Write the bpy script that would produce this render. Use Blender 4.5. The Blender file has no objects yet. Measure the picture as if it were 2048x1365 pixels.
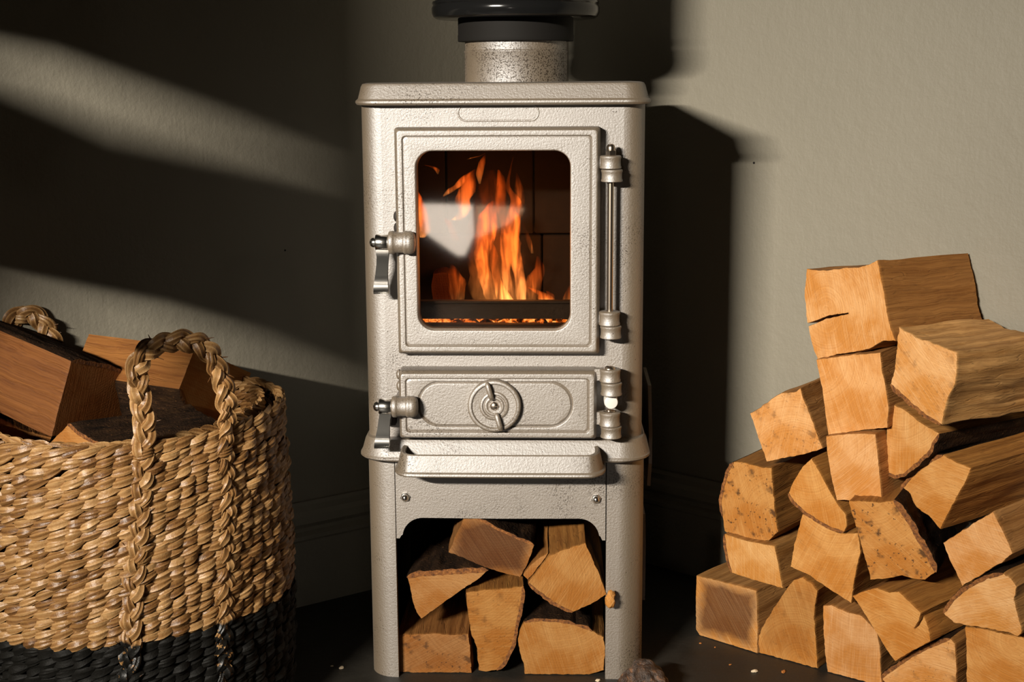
import bpy, bmesh, math, random
from mathutils import Vector, Matrix, noise
from mathutils.geometry import tessellate_polygon
random.seed(7)
PI = math.pi
S = bpy.context.scene
COL = S.collection
V = Vector

# ------------------------------------------------------------------ camera, world, lights, exposure
TILT, ROLL, HC, F, D0 = math.radians(10.5), math.radians(-.33), .694, 2844., 1.57
CAM = V((0, -D0, HC))
FW = V((0, math.cos(TILT), -math.sin(TILT))); UP0 = V((0, math.sin(TILT), math.cos(TILT))); RT0 = V((1, 0, 0))
RT = math.cos(ROLL)*RT0 + math.sin(ROLL)*UP0
UP = -math.sin(ROLL)*RT0 + math.cos(ROLL)*UP0
cam = bpy.data.cameras.new('camera'); cam.lens = F/2048*36; cam.sensor_width = 36; cam.clip_start = .01
co = bpy.data.objects.new('camera', cam); COL.objects.link(co)
co.matrix_world = Matrix(((RT.x, UP.x, -FW.x, CAM.x), (RT.y, UP.y, -FW.y, CAM.y), (RT.z, UP.z, -FW.z, CAM.z), (0, 0, 0, 1)))
S.camera = co
S.view_settings.view_transform = 'Standard'; S.view_settings.look = 'None'
S.view_settings.gamma = 1; S.view_settings.exposure = 0; S.view_settings.use_curve_mapping = False

def ray(x, y): return FW + (x-1024)/F*RT - (y-682.5)/F*UP
def on_plane(x, y, p, n):
    d = ray(x, y); n = V(n)
    return CAM + d*((V(p)-CAM).dot(n)/d.dot(n))

w = bpy.data.worlds.new('world'); S.world = w; w.use_nodes = True
w.node_tree.nodes['Background'].inputs[0].default_value = (1, .66, .31, 1)
w.node_tree.nodes['Background'].inputs[1].default_value = .0075

KEY_DIR = V((-.465, -.88, .30)).normalized()
KEY = V((.0, .0, .45)) + KEY_DIR*3.0
ld = bpy.data.lights.new('window_daylight', 'AREA'); ld.shape = 'RECTANGLE'; ld.size = .60; ld.size_y = .03; ld.spread = math.radians(46)
ld.energy = 13.0; ld.color = (1, .92, .80)
lo = bpy.data.objects.new('window_daylight', ld); COL.objects.link(lo)
lo.location = KEY; lo.rotation_euler = KEY_DIR.to_track_quat('Z', 'Y').to_euler()

# ------------------------------------------------------------------ helpers
def tag(o, label=None, cat=None, group=None, kind=None):
    if label: o['label'] = label
    if cat: o['category'] = cat
    if group: o['group'] = group
    if kind: o['kind'] = kind
    return o
def empty(name, loc=(0, 0, 0), rz=0):
    o = bpy.data.objects.new(name, None); COL.objects.link(o)
    o.location = loc; o.rotation_euler = (0, 0, rz); o.empty_display_size = .05
    return o
def obj(name, bm, mats, parent=None, smooth=None, wn=False):
    me = bpy.data.meshes.new(name)
    bmesh.ops.recalc_face_normals(bm, faces=bm.faces[:])
    bm.to_mesh(me); bm.free()
    for m in (mats if isinstance(mats, (list, tuple)) else [mats]): me.materials.append(m)
    if smooth is not None:
        me.polygons.foreach_set('use_smooth', [True]*len(me.polygons))
        me.set_sharp_from_angle(angle=math.radians(smooth))
    o = bpy.data.objects.new(name, me); COL.objects.link(o)
    if smooth is not None and wn:
        md = o.modifiers.new('normals', 'WEIGHTED_NORMAL'); md.weight = 100; md.keep_sharp = True
    if parent: o.parent = parent
    return o
def loft(bm, rings, cap0=True, cap1=True, closed=True, mat=0, capmat=None):
    vs = [[bm.verts.new(p) for p in r] for r in rings]
    n = len(rings[0])
    for a, b in zip(vs, vs[1:]):
        for i in range(n if closed else n-1):
            f = bm.faces.new((a[i], a[(i+1) % n], b[(i+1) % n], b[i])); f.material_index = mat
    for flag, r in ((cap0, vs[0]), (cap1, vs[-1])):
        if flag:
            f = bm.faces.new(r); f.material_index = mat if capmat is None else capmat
            if n > 4: bmesh.ops.triangulate(bm, faces=[f])
    return vs
def rrect(x0, x1, z0, z1, r, n=8):
    """rounded rectangle, 4*(n+1) points; r one number or four (bottom-right, top-right, top-left, bottom-left)"""
    rr = r if isinstance(r, (list, tuple)) else [r]*4
    out = []
    for k, (cx, cz, a) in enumerate(((x1, z0, -90), (x1, z1, 0), (x0, z1, 90), (x0, z0, 180))):
        q = rr[k]; sx = -1 if cx == x1 else 1; sz = -1 if cz == z1 else 1
        for i in range(n+1):
            t = math.radians(a+90*i/n)
            out.append((cx+sx*q+q*math.cos(t), cz+sz*q+q*math.sin(t)))
    return out
def front(pts, y): return [V((x, y, z)) for x, z in pts]      # ring standing in a plane y
def flat(pts, z): return [V((x, y, z)) for x, y in pts]       # ring lying in a plane z
def box(bm, x0, x1, y0, y1, z0, z1, mat=0):
    loft(bm, [[V((x, y, z)) for x, y in ((x0, y0), (x1, y0), (x1, y1), (x0, y1))] for z in (z0, z1)], mat=mat)
def lathe(bm, prof, n=32, mtx=Matrix.Identity(4), cap0=True, cap1=True, mat=0):
    """prof: (radius, height) along local z"""
    loft(bm, [[mtx @ V((r*math.cos(2*PI*i/n), r*math.sin(2*PI*i/n), h)) for i in range(n)] for r, h in prof], cap0, cap1, mat=mat)
def axis_m(loc, ax, rad=0):
    q = V(ax).to_track_quat('Z', 'Y').to_matrix().to_4x4()
    return Matrix.Translation(loc) @ q @ Matrix.Rotation(rad, 4, 'Z')
def tube(bm, pts, rad, n=10, mat=0, flatten=1.0):
    pts = [V(p) for p in pts]
    rad = rad if isinstance(rad, (list, tuple)) else [rad]*len(pts)
    t0 = (pts[1]-pts[0]).normalized()
    nrm = t0.orthogonal().normalized(); rings = []
    for i, p in enumerate(pts):
        t = (pts[min(i+1, len(pts)-1)]-pts[max(i-1, 0)]).normalized()
        nrm = (nrm-t*nrm.dot(t)).normalized(); b = t.cross(nrm)
        rings.append([p+rad[i]*(math.cos(2*PI*k/n)*nrm+flatten*math.sin(2*PI*k/n)*b) for k in range(n)])
    loft(bm, rings, mat=mat)
def dome(bm, loc, ax, r, n=18, h=1.0, mat=0):
    lathe(bm, [(r*math.cos(a), h*r*math.sin(a)) for a in [PI/2*k/6 for k in range(6)]]+[(r*.05, h*r)], n, axis_m(loc, ax), mat=mat)
def fbm(p, o=3): return noise.fractal(V(p), 1.0, 2.0, o, noise_basis='PERLIN_ORIGINAL')
def catmull(pts, k=6):
    P = [V(p) for p in pts]; P = [2*P[0]-P[1]]+P+[2*P[-1]-P[-2]]; out = []
    for i in range(1, len(P)-2):
        for j in range(k):
            t = j/k
            out.append(.5*((2*P[i])+(P[i+1]-P[i-1])*t+(2*P[i-1]-5*P[i]+4*P[i+1]-P[i+2])*t*t+(3*P[i]-P[i-1]-3*P[i+1]+P[i+2])*t**3))
    out.append(P[-2]); return out

# ------------------------------------------------------------------ materials
class Mat:
    def __init__(s, name):
        s.m = bpy.data.materials.new(name); s.m.use_nodes = True
        s.t = s.m.node_tree; s.n = s.t.nodes; s.b = s.n['Principled BSDF']; s.out = s.n['Material Output']
    def node(s, typ, **kw):
        nd = s.n.new(typ)
        for k, v in kw.items():
            if k in nd.inputs.keys(): s.set(nd.inputs[k], v)
            else: setattr(nd, k, v)
        return nd
    def set(s, sock, v):
        if hasattr(v, 'is_output'): s.t.links.new(v, sock)
        else:
            if isinstance(v, (tuple, list)) and len(v) == 3 and sock.type == 'RGBA': v = (*v, 1)
            sock.default_value = v
    def P(s, **kw):
        for k, v in kw.items(): s.set(s.b.inputs[k.replace('_', ' ')], v)
        return s
    def obj(s): return s.node('ShaderNodeTexCoord').outputs['Object']
    def gen(s): return s.node('ShaderNodeTexCoord').outputs['Generated']
    def mapping(s, vec, scale=(1, 1, 1), loc=(0, 0, 0), rot=(0, 0, 0)):
        m = s.node('ShaderNodeMapping'); s.set(m.inputs['Vector'], vec)
        s.set(m.inputs['Scale'], scale); s.set(m.inputs['Location'], loc); s.set(m.inputs['Rotation'], rot); return m.outputs[0]
    def noise(s, vec, scale, detail=3, rough=.55, dist=0, out='Fac'):
        nd = s.node('ShaderNodeTexNoise'); s.set(nd.inputs['Vector'], vec)
        s.set(nd.inputs['Scale'], scale); s.set(nd.inputs['Detail'], detail); s.set(nd.inputs['Roughness'], rough); s.set(nd.inputs['Distortion'], dist)
        return nd.outputs[out]
    def vor(s, vec, scale, feature='F1', out='Distance', rnd=1):
        nd = s.node('ShaderNodeTexVoronoi', feature=feature); s.set(nd.inputs['Vector'], vec); s.set(nd.inputs['Scale'], scale)
        s.set(nd.inputs['Randomness'], rnd); return nd.outputs[out]
    def ramp(s, fac, stops, interp='LINEAR'):
        nd = s.node('ShaderNodeValToRGB'); s.set(nd.inputs[0], fac); cr = nd.color_ramp; cr.interpolation = interp
        while len(cr.elements) < len(stops): cr.elements.new(.5)
        for e, (p, c) in zip(cr.elements, stops):
            e.position = p; e.color = (c, c, c, 1) if isinstance(c, (int, float)) else (*c, 1)
        return nd.outputs[0]
    def mix(s, fac, a, b, mode='MIX'):
        nd = s.node('ShaderNodeMix', data_type='RGBA', blend_type=mode, clamp_factor=True)
        s.set(nd.inputs[0], fac); s.set(nd.inputs[6], a); s.set(nd.inputs[7], b); return nd.outputs[2]
    def math(s, op, a, b=None, c=None):
        nd = s.node('ShaderNodeMath', operation=op)
        for i, v in enumerate((a, b, c)):
            if v is not None: s.set(nd.inputs[i], v)
        return nd.outputs[0]
    def vmath(s, op, a, b=None, out=0):
        nd = s.node('ShaderNodeVectorMath', operation=op); s.set(nd.inputs[0], a)
        if b is not None: s.set(nd.inputs[1], b)
        return nd.outputs[out]
    def attr(s, name, typ='OBJECT', out='Fac'): return s.node('ShaderNodeAttribute', attribute_name=name, attribute_type=typ).outputs[out]
    def bump(s, h, strength=.3, dist=.001, normal=None):
        nd = s.node('ShaderNodeBump'); s.set(nd.inputs['Height'], h); s.set(nd.inputs['Strength'], strength); s.set(nd.inputs['Distance'], dist)
        if normal is not None: s.set(nd.inputs['Normal'], normal)
        return nd.outputs[0]

def m_plain(name, col, rough=.5, metal=0, **kw):
    return Mat(name).P(Base_Color=col, Roughness=rough, Metallic=metal, **kw).m

def m_wall():
    M = Mat('sage_wall_paint'); o = M.obj()
    fine = M.noise(o, 260, 3); mid = M.noise(o, 55, 4, .6); streak = M.noise(M.mapping(o, (170, 170, 18)), 1, 3)
    big = M.noise(o, 3.5, 3)
    c = M.mix(big, (.205, .186, .143), (.240, .219, .170))
    h = M.math('ADD', M.math('MULTIPLY', fine, .3), M.math('ADD', M.math('MULTIPLY', mid, .9), M.math('MULTIPLY', streak, .22)))
    return M.P(Base_Color=c, Roughness=.62, Normal=M.bump(h, .6, .0021)).m
def m_floor():
    M = Mat('dark_slate'); o = M.obj()
    n1 = M.noise(o, 9, 5, .65); n2 = M.noise(o, 120, 4, .6); dust = M.ramp(M.noise(o, 420, 2), [(.66, 0), (.74, 1)])
    c = M.mix(n1, (.010, .009, .007), (.032, .027, .020)); c = M.mix(M.math('MULTIPLY', dust, .35), c, (.16, .13, .09))
    return M.P(Base_Color=c, Roughness=M.ramp(n1, [(.3, .45), (.7, .7)]), Normal=M.bump(M.math('ADD', n1, M.math('MULTIPLY', n2, .25)), .5, .003)).m
def m_stove(worn=0):
    M = Mat('pewter_stove_paint'); o = M.obj()
    cast = M.noise(o, 430, 3, .6); cast2 = M.noise(o, 1100, 2); big = M.noise(o, 7, 3)
    base = M.mix(big, (.40, .415, .44), (.46, .475, .50))
    # worn-off specks of paint, gathered in patches
    patch = M.ramp(M.noise(o, 11, 3, .6), [(.52-.10*worn, 0), (.68-.16*worn, 1)])
    sp = M.ramp(M.noise(o, 620, 2, .5), [(.56-.03*worn, 0), (.62-.03*worn, 1)])
    sp2 = M.ramp(M.vor(o, 330), [(.12, 1), (.20, 0)])
    few = M.ramp(M.noise(o, 95, 2), [(.585, 0), (.63, 1)])
    mask = M.math('MAXIMUM', M.math('MULTIPLY', M.math('MULTIPLY', patch, sp), .75), M.math('MULTIPLY', sp2, few))
    h = M.math('ADD', cast, M.math('MULTIPLY', cast2, .35)); nb = M.bump(h, .42, .0009)
    # bronze-brown ground with bright pewter flake on top
    M.n.remove(M.b); bad = (.030, .020, .014)
    d = M.node('ShaderNodeBsdfDiffuse', Color=M.mix(mask, M.mix(big, (.205, .134, .058), (.24, .160, .072)), bad), Normal=nb)
    g = M.node('ShaderNodeBsdfGlossy', Color=M.mix(mask, base, bad), Roughness=.56, Normal=nb)
    mx = M.node('ShaderNodeMixShader'); mx.inputs[0].default_value = .58
    for k_, o_ in ((1, d), (2, g)): M.t.links.new(o_.outputs[0], mx.inputs[k_])
    M.t.links.new(mx.outputs[0], M.out.inputs['Surface']); return M.m
def m_wood_end():
    M = Mat('wood_end_grain'); o = M.obj(); rnd = M.node('ShaderNodeObjectInfo').outputs['Random']
    pith = M.attr('pith', out='Vector')
    wob = M.vmath('SCALE', M.vmath('SUBTRACT', M.noise(o, 28, 2, out='Color'), (.5, .5, .5))); wob.node.inputs['Scale'].default_value = .007
    p = M.vmath('MULTIPLY', M.vmath('ADD', M.vmath('SUBTRACT', o, pith), wob), (1, 1, 0))
    d = M.vmath('LENGTH', p, out='Value')
    ring = M.math('SINE', M.math('MULTIPLY', d, 1900))
    ring2 = M.noise(M.node('ShaderNodeCombineXYZ', X=M.math('MULTIPLY', d, 420)).outputs[0], 1, 2)
    rot = M.node('ShaderNodeVectorRotate', rotation_type='Z_AXIS'); M.set(rot.inputs['Vector'], o); M.set(rot.inputs['Angle'], M.math('MULTIPLY', rnd, 6.28))
    saw = M.noise(M.mapping(rot.outputs[0], (750, 16, 10)), 1, 3, .6); saw2 = M.noise(M.mapping(rot.outputs[0], (330, 10, 10), (5, 3, 1)), 1, 3, .6)
    blot = M.noise(o, 17, 5, .6)
    light, mid, dark = (.58, .325, .130), (.46, .198, .042), (.25, .092, .016)
    c = M.mix(M.ramp(blot, [(.40, 0), (.60, 1)]), light, mid)
    c = M.mix(M.math('MULTIPLY', M.ramp(ring2, [(.36, 0), (.66, 1)]), .26), c, dark)
    c = M.mix(M.math('MULTIPLY', M.ramp(ring, [(.3, 0), (1, 1)]), .05), c, dark)
    c = M.mix(M.math('MULTIPLY', M.ramp(saw, [(.53, 0), (.70, 1)]), .34), c, (.68, .46, .24))
    c = M.mix(M.math('MULTIPLY', M.ramp(saw2, [(.52, 0), (.72, 1)]), .28), c, dark)
    # weathered heart stain (own shape, from the log itself)
    g = M.vmath('ABSOLUTE', M.vmath('SUBTRACT', M.gen(), (.5, .5, .5)))
    sx = M.node('ShaderNodeSeparateXYZ'); M.set(sx.inputs[0], g)
    e = M.math('ADD', M.math('MAXIMUM', sx.outputs[0], sx.outputs[1]), M.math('MULTIPLY', M.math('SUBTRACT', blot, .5), .45))
    heart = M.math('MULTIPLY', M.math('MULTIPLY', M.ramp(e, [(.33, 1), (.50, 0)]), M.ramp(saw, [(.35, 1), (.8, .75)])), M.attr('stain'))
    c = M.mix(heart, c, M.mix(saw2, (.040, .011, .003), (.13, .044, .010)))
    # mould spots
    wob2 = M.vmath('SCALE', M.vmath('SUBTRACT', M.noise(o, 90, 3, out='Color'), (.5, .5, .5))); wob2.node.inputs['Scale'].default_value = .016
    sp = M.math('MAXIMUM', M.ramp(M.vor(M.vmath('ADD', o, wob2), 62), [(.16, 1), (.34, 0)]), M.ramp(M.noise(o, 210, 3), [(.60, 0), (.66, 1)]))
    sp = M.math('MULTIPLY', sp, M.ramp(M.noise(o, 30, 3), [(.44, 0), (.53, 1)]))
    c = M.mix(M.math('MULTIPLY', M.math('MULTIPLY', sp, M.attr('spots')), .9), c, (.07, .035, .016))
    fleck = M.math('MULTIPLY', M.ramp(M.noise(o, 460, 2), [(.69, 0), (.73, 1)]), .65)
    c = M.mix(fleck, c, (.14, .06, .02))
    c = M.mix(1.0, c, M.node('ShaderNodeObjectInfo').outputs['Color'], 'MULTIPLY')
    h = M.math('ADD', M.math('ADD', M.math('MULTIPLY', saw, .8), M.math('MULTIPLY', saw2, .8)), M.math('ADD', M.math('MULTIPLY', ring, .06), M.math('MULTIPLY', M.noise(o, 500, 3), .6)))
    return M.P(Base_Color=c, Roughness=.8, Specular_IOR_Level=.25, Normal=M.bump(h, .5, .0013)).m
def m_wood_side():
    M = Mat('wood_split_side'); o = M.obj(); rnd = M.node('ShaderNodeObjectInfo').outputs['Random']
    ofs = M.node('ShaderNodeCombineXYZ', X=rnd, Y=rnd, Z=rnd).outputs[0]
    q = M.vmath('ADD', o, ofs)
    warp = M.vmath('SCALE', M.vmath('SUBTRACT', M.noise(q, 16, 2, out='Color'), (.5, .5, .5))); warp.node.inputs['Scale'].default_value = .009
    q2 = M.vmath('ADD', q, warp)
    g1 = M.noise(M.mapping(q2, (120, 120, 3)), 1, 4, .6); g2 = M.noise(M.mapping(q2, (560, 560, 8)), 1, 3, .6)
    cr = M.ramp(M.noise(M.mapping(q2, (95, 95, 7), (3, 1, 2)), 1, 2, .5), [(.475, 0), (.495, 1), (.505, 1), (.525, 0)])
    fl = M.ramp(M.noise(M.mapping(q, (260, 260, 900)), 1, 2, .5), [(.64, 0), (.70, 1)])
    c = M.mix(M.ramp(g1, [(.32, 0), (.68, 1)]), (.27, .118, .026), (.50, .265, .088))
    c = M.mix(M.math('MULTIPLY', M.ramp(g2, [(.45, 0), (.7, 1)]), .42), c, (.12, .04, .008))
    c = M.mix(M.math('MULTIPLY', cr, .10), c, (.05, .018, .005))
    c = M.mix(M.math('MULTIPLY', fl, .35), c, (.46, .27, .10))
    c = M.mix(1.0, c, M.node('ShaderNodeObjectInfo').outputs['Color'], 'MULTIPLY')
    c = M.mix(1.0, c, M.attr('side_tone', out='Color'), 'MULTIPLY')  # per-log side colour, with lit tops and dark gaps painted in
    h = M.math('ADD', M.math('ADD', g1, M.math('MULTIPLY', g2, .6)), M.math('MULTIPLY', cr, -.3))
    return M.P(Base_Color=c, Roughness=.72, Specular_IOR_Level=.3, Normal=M.bump(h, .6, .0017)).m
def m_bark():
    M = Mat('dark_bark'); o = M.obj()
    n1 = M.noise(M.mapping(o, (60, 60, 22)), 1, 5, .65); n2 = M.noise(o, 330, 3)
    c = M.ramp(n1, [(.3, (.006, .0035, .002)), (.55, (.024, .012, .006)), (.75, (.06, .030, .012))])
    c = M.mix(M.ramp(n2, [(.62, 0), (.74, 1)]), c, (.10, .045, .015))
    return M.P(Base_Color=c, Roughness=.95, Specular_IOR_Level=.08, Normal=M.bump(M.math('ADD', n1, M.math('MULTIPLY', n2, .4)), 1, .004)).m
def m_bark_cut():
    M = Mat('bark_cut_edge'); o = M.obj(); n = M.noise(o, 260, 4, .65)
    c = M.ramp(n, [(.3, (.05, .016, .004)), (.55, (.21, .072, .012)), (.75, (.36, .155, .04))])
    return M.P(Base_Color=c, Roughness=.85, Normal=M.bump(n, .9, .002)).m
def m_straw(name, black):
    M = Mat(name); o = M.obj()
    v = M.attr('tone', 'GEOMETRY'); fib = M.noise(o, 420, 3, .6); blot = M.noise(o, 40, 3)
    nat = M.ramp(v, [(0, (.085, .034, .009)), (.45, (.225, .112, .036)), (1, (.42, .25, .105))])
    nat = M.mix(M.math('MULTIPLY', M.ramp(fib, [(.5, 0), (.7, 1)]), .5), nat, (.24, .11, .03))
    blk = M.mix(M.ramp(M.math('ADD', fib, M.math('MULTIPLY', M.noise(o, 70, 2), .9)), [(1.16, 0), (1.19, 1)]), (.006, .0055, .0045), (.42, .24, .10))
    if black == 2:
        z = M.node('ShaderNodeSeparateXYZ'); M.set(z.inputs[0], o)
        k = M.ramp(M.math('ADD', M.math('MULTIPLY', z.outputs[2], 1), M.math('MULTIPLY', M.math('SUBTRACT', blot, .5), .03)), [(.137, 0), (.140, 1)])
        chip = M.ramp(M.noise(o, 130, 2), [(.60, 0), (.63, 1)])
        c = M.mix(k, M.mix(chip, (.006, .0055, .0045), nat), nat)
    else: c = blk if black else nat
    return M.P(Base_Color=c, Roughness=.42 if black != 1 else .6, Specular_IOR_Level=.5 if black != 1 else .15, Normal=M.bump(fib, .5, .001)).m
def m_flame():
    M = Mat('flame_gas'); M.n.remove(M.b); o = M.obj()
    z = M.node('ShaderNodeSeparateXYZ'); M.set(z.inputs[0], M.gen())
    n = M.noise(M.mapping(o, (95, 60, 20)), 1, 3, .6, .6)
    fil = M.ramp(n, [(.36, .03), (.52, .45), (.64, 1.8)])
    col = M.ramp(z.outputs[2], [(0, (1, .40, .11)), (.3, (1, .22, .034)), (1, (1, .11, .006))])
    st = M.math('MULTIPLY', M.math('MULTIPLY', fil, M.attr('heat')), M.ramp(z.outputs[2], [(0, 1.0), (.75, .7), (1, .35)]))
    e = M.node('ShaderNodeEmission', Color=col, Strength=st)
    M.t.links.new(e.outputs[0], M.out.inputs['Volume']); return M.m
def m_glass():
    M = Mat('stove_glass'); M.n.remove(M.b)
    g = M.node('ShaderNodeBsdfGlossy', Roughness=.035, Color=(1, 1, 1)); t = M.node('ShaderNodeBsdfTransparent', Color=(.74, .67, .60))
    fr = M.node('ShaderNodeFresnel', IOR=1.5); mx = M.node('ShaderNodeMixShader')
    M.t.links.new(fr.outputs[0], mx.inputs[0]); M.t.links.new(t.outputs[0], mx.inputs[1]); M.t.links.new(g.outputs[0], mx.inputs[2])
    M.t.links.new(mx.outputs[0], M.out.inputs['Surface']); return M.m
def m_emit(name, col, s, tex=False):
    M = Mat(name)
    if tex:
        o = M.obj(); n = M.noise(o, 70, 4, .65)
        M.P(Base_Color=(.03, .02, .015), Roughness=.9, Emission_Color=M.ramp(n, [(.40, (.25, .01, 0)), (.52, (1, .22, .02)), (.66, (1, .55, .16))]),
            Emission_Strength=M.math('MULTIPLY', M.ramp(n, [(.42, 0), (.58, 1)]), s), Normal=M.bump(n, 1, .006))
    else: M.P(Base_Color=(0, 0, 0), Emission_Color=col, Emission_Strength=s)
    return M.m
def m_iron():
    M = Mat('sooty_cast_iron'); o = M.obj(); n = M.noise(o, 160, 4, .6)
    return M.P(Base_Color=M.mix(n, (.008, .006, .005), (.028, .021, .016)), Roughness=.7, Normal=M.bump(n, .6, .0015)).m
def m_brick():
    M = Mat('sooty_firebrick'); o = M.obj(); n = M.noise(o, 45, 4, .6)
    return M.P(Base_Color=M.mix(n, (.006, .0045, .0035), (.022, .014, .009)), Roughness=.9, Normal=M.bump(n, .6, .002)).m
def m_char():
    M = Mat('charred_bark'); o = M.obj(); n = M.noise(o, 130, 5, .65)
    c = M.ramp(n, [(.35, (.02, .014, .011)), (.55, (.07, .04, .025)), (.72, (.26, .11, .04))])
    return M.P(Base_Color=c, Roughness=.42, Normal=M.bump(n, 1, .004)).m
WALL, FLOOR, STOVE, WORN = m_wall(), m_floor(), m_stove(), m_stove(1)
WEND, WSIDE, BARK, BCUT = m_wood_end(), m_wood_side(), m_bark(), m_bark_cut()
STRAW, STRAWB, ROPE = m_straw('natural_straw', 0), m_straw('black_dyed_straw', 1), m_straw('plaited_straw', 2)
CHROME = m_plain('polished_chrome', (.80, .78, .74), .2, 1); STEEL = m_plain('worn_steel', (.56, .47, .38), .28, 1)
ENAMEL = m_plain('black_gloss_enamel', (.008, .008, .008), .13); MATT = m_plain('black_matt_paint', (.008, .007, .006), .75, 0, Specular_IOR_Level=.2)
IRON, BRICK, CHAR, GLASS, FLAME = m_iron(), m_brick(), m_char(), m_glass(), m_flame()
EMBER = m_emit('glowing_ember', (1, .3, .05), 2.6, True)
BUTTON = m_plain('white_metal', (.80, .76, .70), .35, .3)
DARKGAP = m_plain('sooty_recess', (.012, .009, .007), .8)

# ------------------------------------------------------------------ the setting
def prism(name, pts, z0, z1, mat, kind='structure'):
    bm = bmesh.new(); loft(bm, [flat(pts, z0), flat(pts, z1)])
    return tag(obj(name, bm, mat), kind=kind)
LA = math.radians(35.8); LD = V((math.cos(LA), math.sin(LA), 0)); LN = V((math.sin(LA), -math.cos(LA), 0)); LP = V((-.202, .311, 0))
RA = math.radians(-42); RD = V((math.cos(RA), math.sin(RA), 0)); RN = V((-math.cos(RA+PI/2), -math.sin(RA+PI/2), 0)); RP = V((.262, .357, 0))
# corner of the two walls
den = LD.x*RD.y-LD.y*RD.x; k = ((RP-LP).x*RD.y-(RP-LP).y*RD.x)/den
CORNER = LP+LD*k
lend = CORNER-LD*2.6; rend = CORNER+RD*2.6
def wallpts(a, b, n): return [(a.x, a.y), (b.x, b.y), (b.x-n.x*.1, b.y-n.y*.1), (a.x-n.x*.1, a.y-n.y*.1)]
wl = prism('wall_left', wallpts(lend, CORNER, LN), -.02, 2.4, WALL)
wr = prism('wall_right', wallpts(CORNER, rend, RN), -.02, 2.4, WALL)
fl = prism('floor', [(-3.2, -5.2), (3.2, -5.2), (3.2, 1), (-3.2, 1)], -.05, 0, FLOOR)
ce = prism('ceiling', [(-3.2, -5.2), (3.2, -5.2), (3.2, 1), (-3.2, 1)], 2.4, 2.5, WALL)
def skirting(name, p, q, n):
    prof = [(0, .141), (.006, .141), (.008, .136), (.008, .128), (.012, .122), (.013, .112), (.009, .106), (.009, .101), (.0165, .097), (.0165, .092), (.015, .089), (.015, 0), (0, 0)]
    bm = bmesh.new(); loft(bm, [[c+n*t+V((0, 0, z)) for t, z in prof] for c in (p, q)])
    return tag(obj(name, bm, WALL), kind='structure')
skirting('baseboard_left', lend, CORNER-LD*.004, LN)
skirting('baseboard_right', CORNER+RD*.004, rend, RN)
for (px, py, wall, p, n, r) in ((1508, 326, wr, RP, RN, .0016), (570, 501, wl, LP, LN, .0013)):
    c = on_plane(px, py, p, n); bm = bmesh.new()
    lathe(bm, [(r, -.001), (r, .0004), (r*.5, .0006)], 10, axis_m(c, n)); obj('nail_head', bm, DARKGAP, wall)
# added gobo board, out of frame at the left; its cut-outs shape the daylight
GC = V((-.45, .10, .55))+KEY_DIR*.58
GX = KEY_DIR.cross(V((0, 0, 1))).normalized()
GX = V((KEY_DIR.y, -KEY_DIR.x, 0)).normalized(); GX = GX if GX.x > 0 else -GX
GN = V((KEY_DIR.x, KEY_DIR.y, 0)).normalized()
def gobo(pt):
    d = KEY-pt; t = (GC-pt).dot(GN)/d.dot(GN); h = pt+d*t-GC
    return (h.dot(GX), h.z+GC.z)
def streak(pxs): return [gobo(on_plane(x, y, LP, LN)) for x, y in pxs]
holes = [streak([(-90, 40), (-90, 145), (250, 282), (425, 355), (425, 252), (250, 172)])]
edge = streak([(-160, 900), (-40, 760), (40, 610), (110, 552), (300, 610), (480, 690), (560, 765), (640, 870), (745, 915), (810, 840), (975, 880)])
gb = edge[-1][0]
outer = [(-1.3, edge[0][1]), (-1.3, 1.75), (gb, 1.75)]+edge[::-1]
bm = bmesh.new()
polys = [[V((x, y, 0)) for x, y in outer]]+[[V((x, y, 0)) for x, y in h] for h in holes]
allp = [p for pl in polys for p in pl]
for s in (0, -.012):
    vs = [bm.verts.new(GC+GX*p.x+GN*s+V((0, 0, p.y-GC.z))) for p in allp]
    for t in tessellate_polygon(polys): bm.faces.new([vs[i] for i in t])
tag(obj('gobo_board', bm, m_plain('dim_board_paint', (.10, .085, .06), .8)), kind='structure')

# ------------------------------------------------------------------ stove (local frame: x right, y into the corner, z up)
YAW = math.radians(-2.1)
ST = tag(empty('wood_burning_stove', (0, 0, 0), YAW), 'small pewter cast-iron wood-burning stove with lit glass door, standing in the corner', 'stove')
RZI = Matrix.Rotation(-YAW, 3, 'Z'); RZ = Matrix.Rotation(YAW, 3, 'Z')
def sloc(x, y, yl):                                             # picture point to the stove's frame, on its plane y = yl
    d = RZI @ ray(x, y); c = RZI @ CAM
    return c+d*((yl-c.y)/d.y)
XC = -.0095
# body: shell with open front between the rounded corners, then the front plate
bm = bmesh.new()
def body_ring(z, s=0):
    x0, x1, y0, y1, r = -.1665-s, .1475+s, 0., .262, .024
    o = []
    for cx, cy, a in ((x0+r, y0+r, 270),): o += [(cx+r*math.cos(math.radians(a-90*i/8)), cy+r*math.sin(math.radians(a-90*i/8))) for i in range(9)]
    o += [(x0, y1-r)]+[(x0+r-r*math.cos(math.radians(90*i/4)), y1-r+r*math.sin(math.radians(90*i/4))) for i in range(1, 5)]
    o += [(x1-r+r*math.sin(math.radians(90*i/4)), y1-r+r*math.cos(math.radians(90*i/4))) for i in range(0, 5)]
    o += [(x1-r+r*math.cos(math.radians(-90*i/8)), y0+r+r*math.sin(math.radians(-90*i/8))) for i in range(0, 9)]
    inn = [(x1-r, .012), (x1-.012, .03), (x1-.012, y1-.012), (x0+.012, y1-.012), (x0+.012, .03), (x0+r, .012)]
    return flat(o+inn, z)
loft(bm, [body_ring(.268), body_ring(.665)])
fo = rrect(-.1665+.024, .1475-.024, .268, .665, .0005); fi = rrect(-.118, .087, .40, .632, .006)
loft(bm, [front(fo, .012), front(fo, 0), front(fi, 0), front(fi, .012), front(fo, .012)], False, False)
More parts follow.
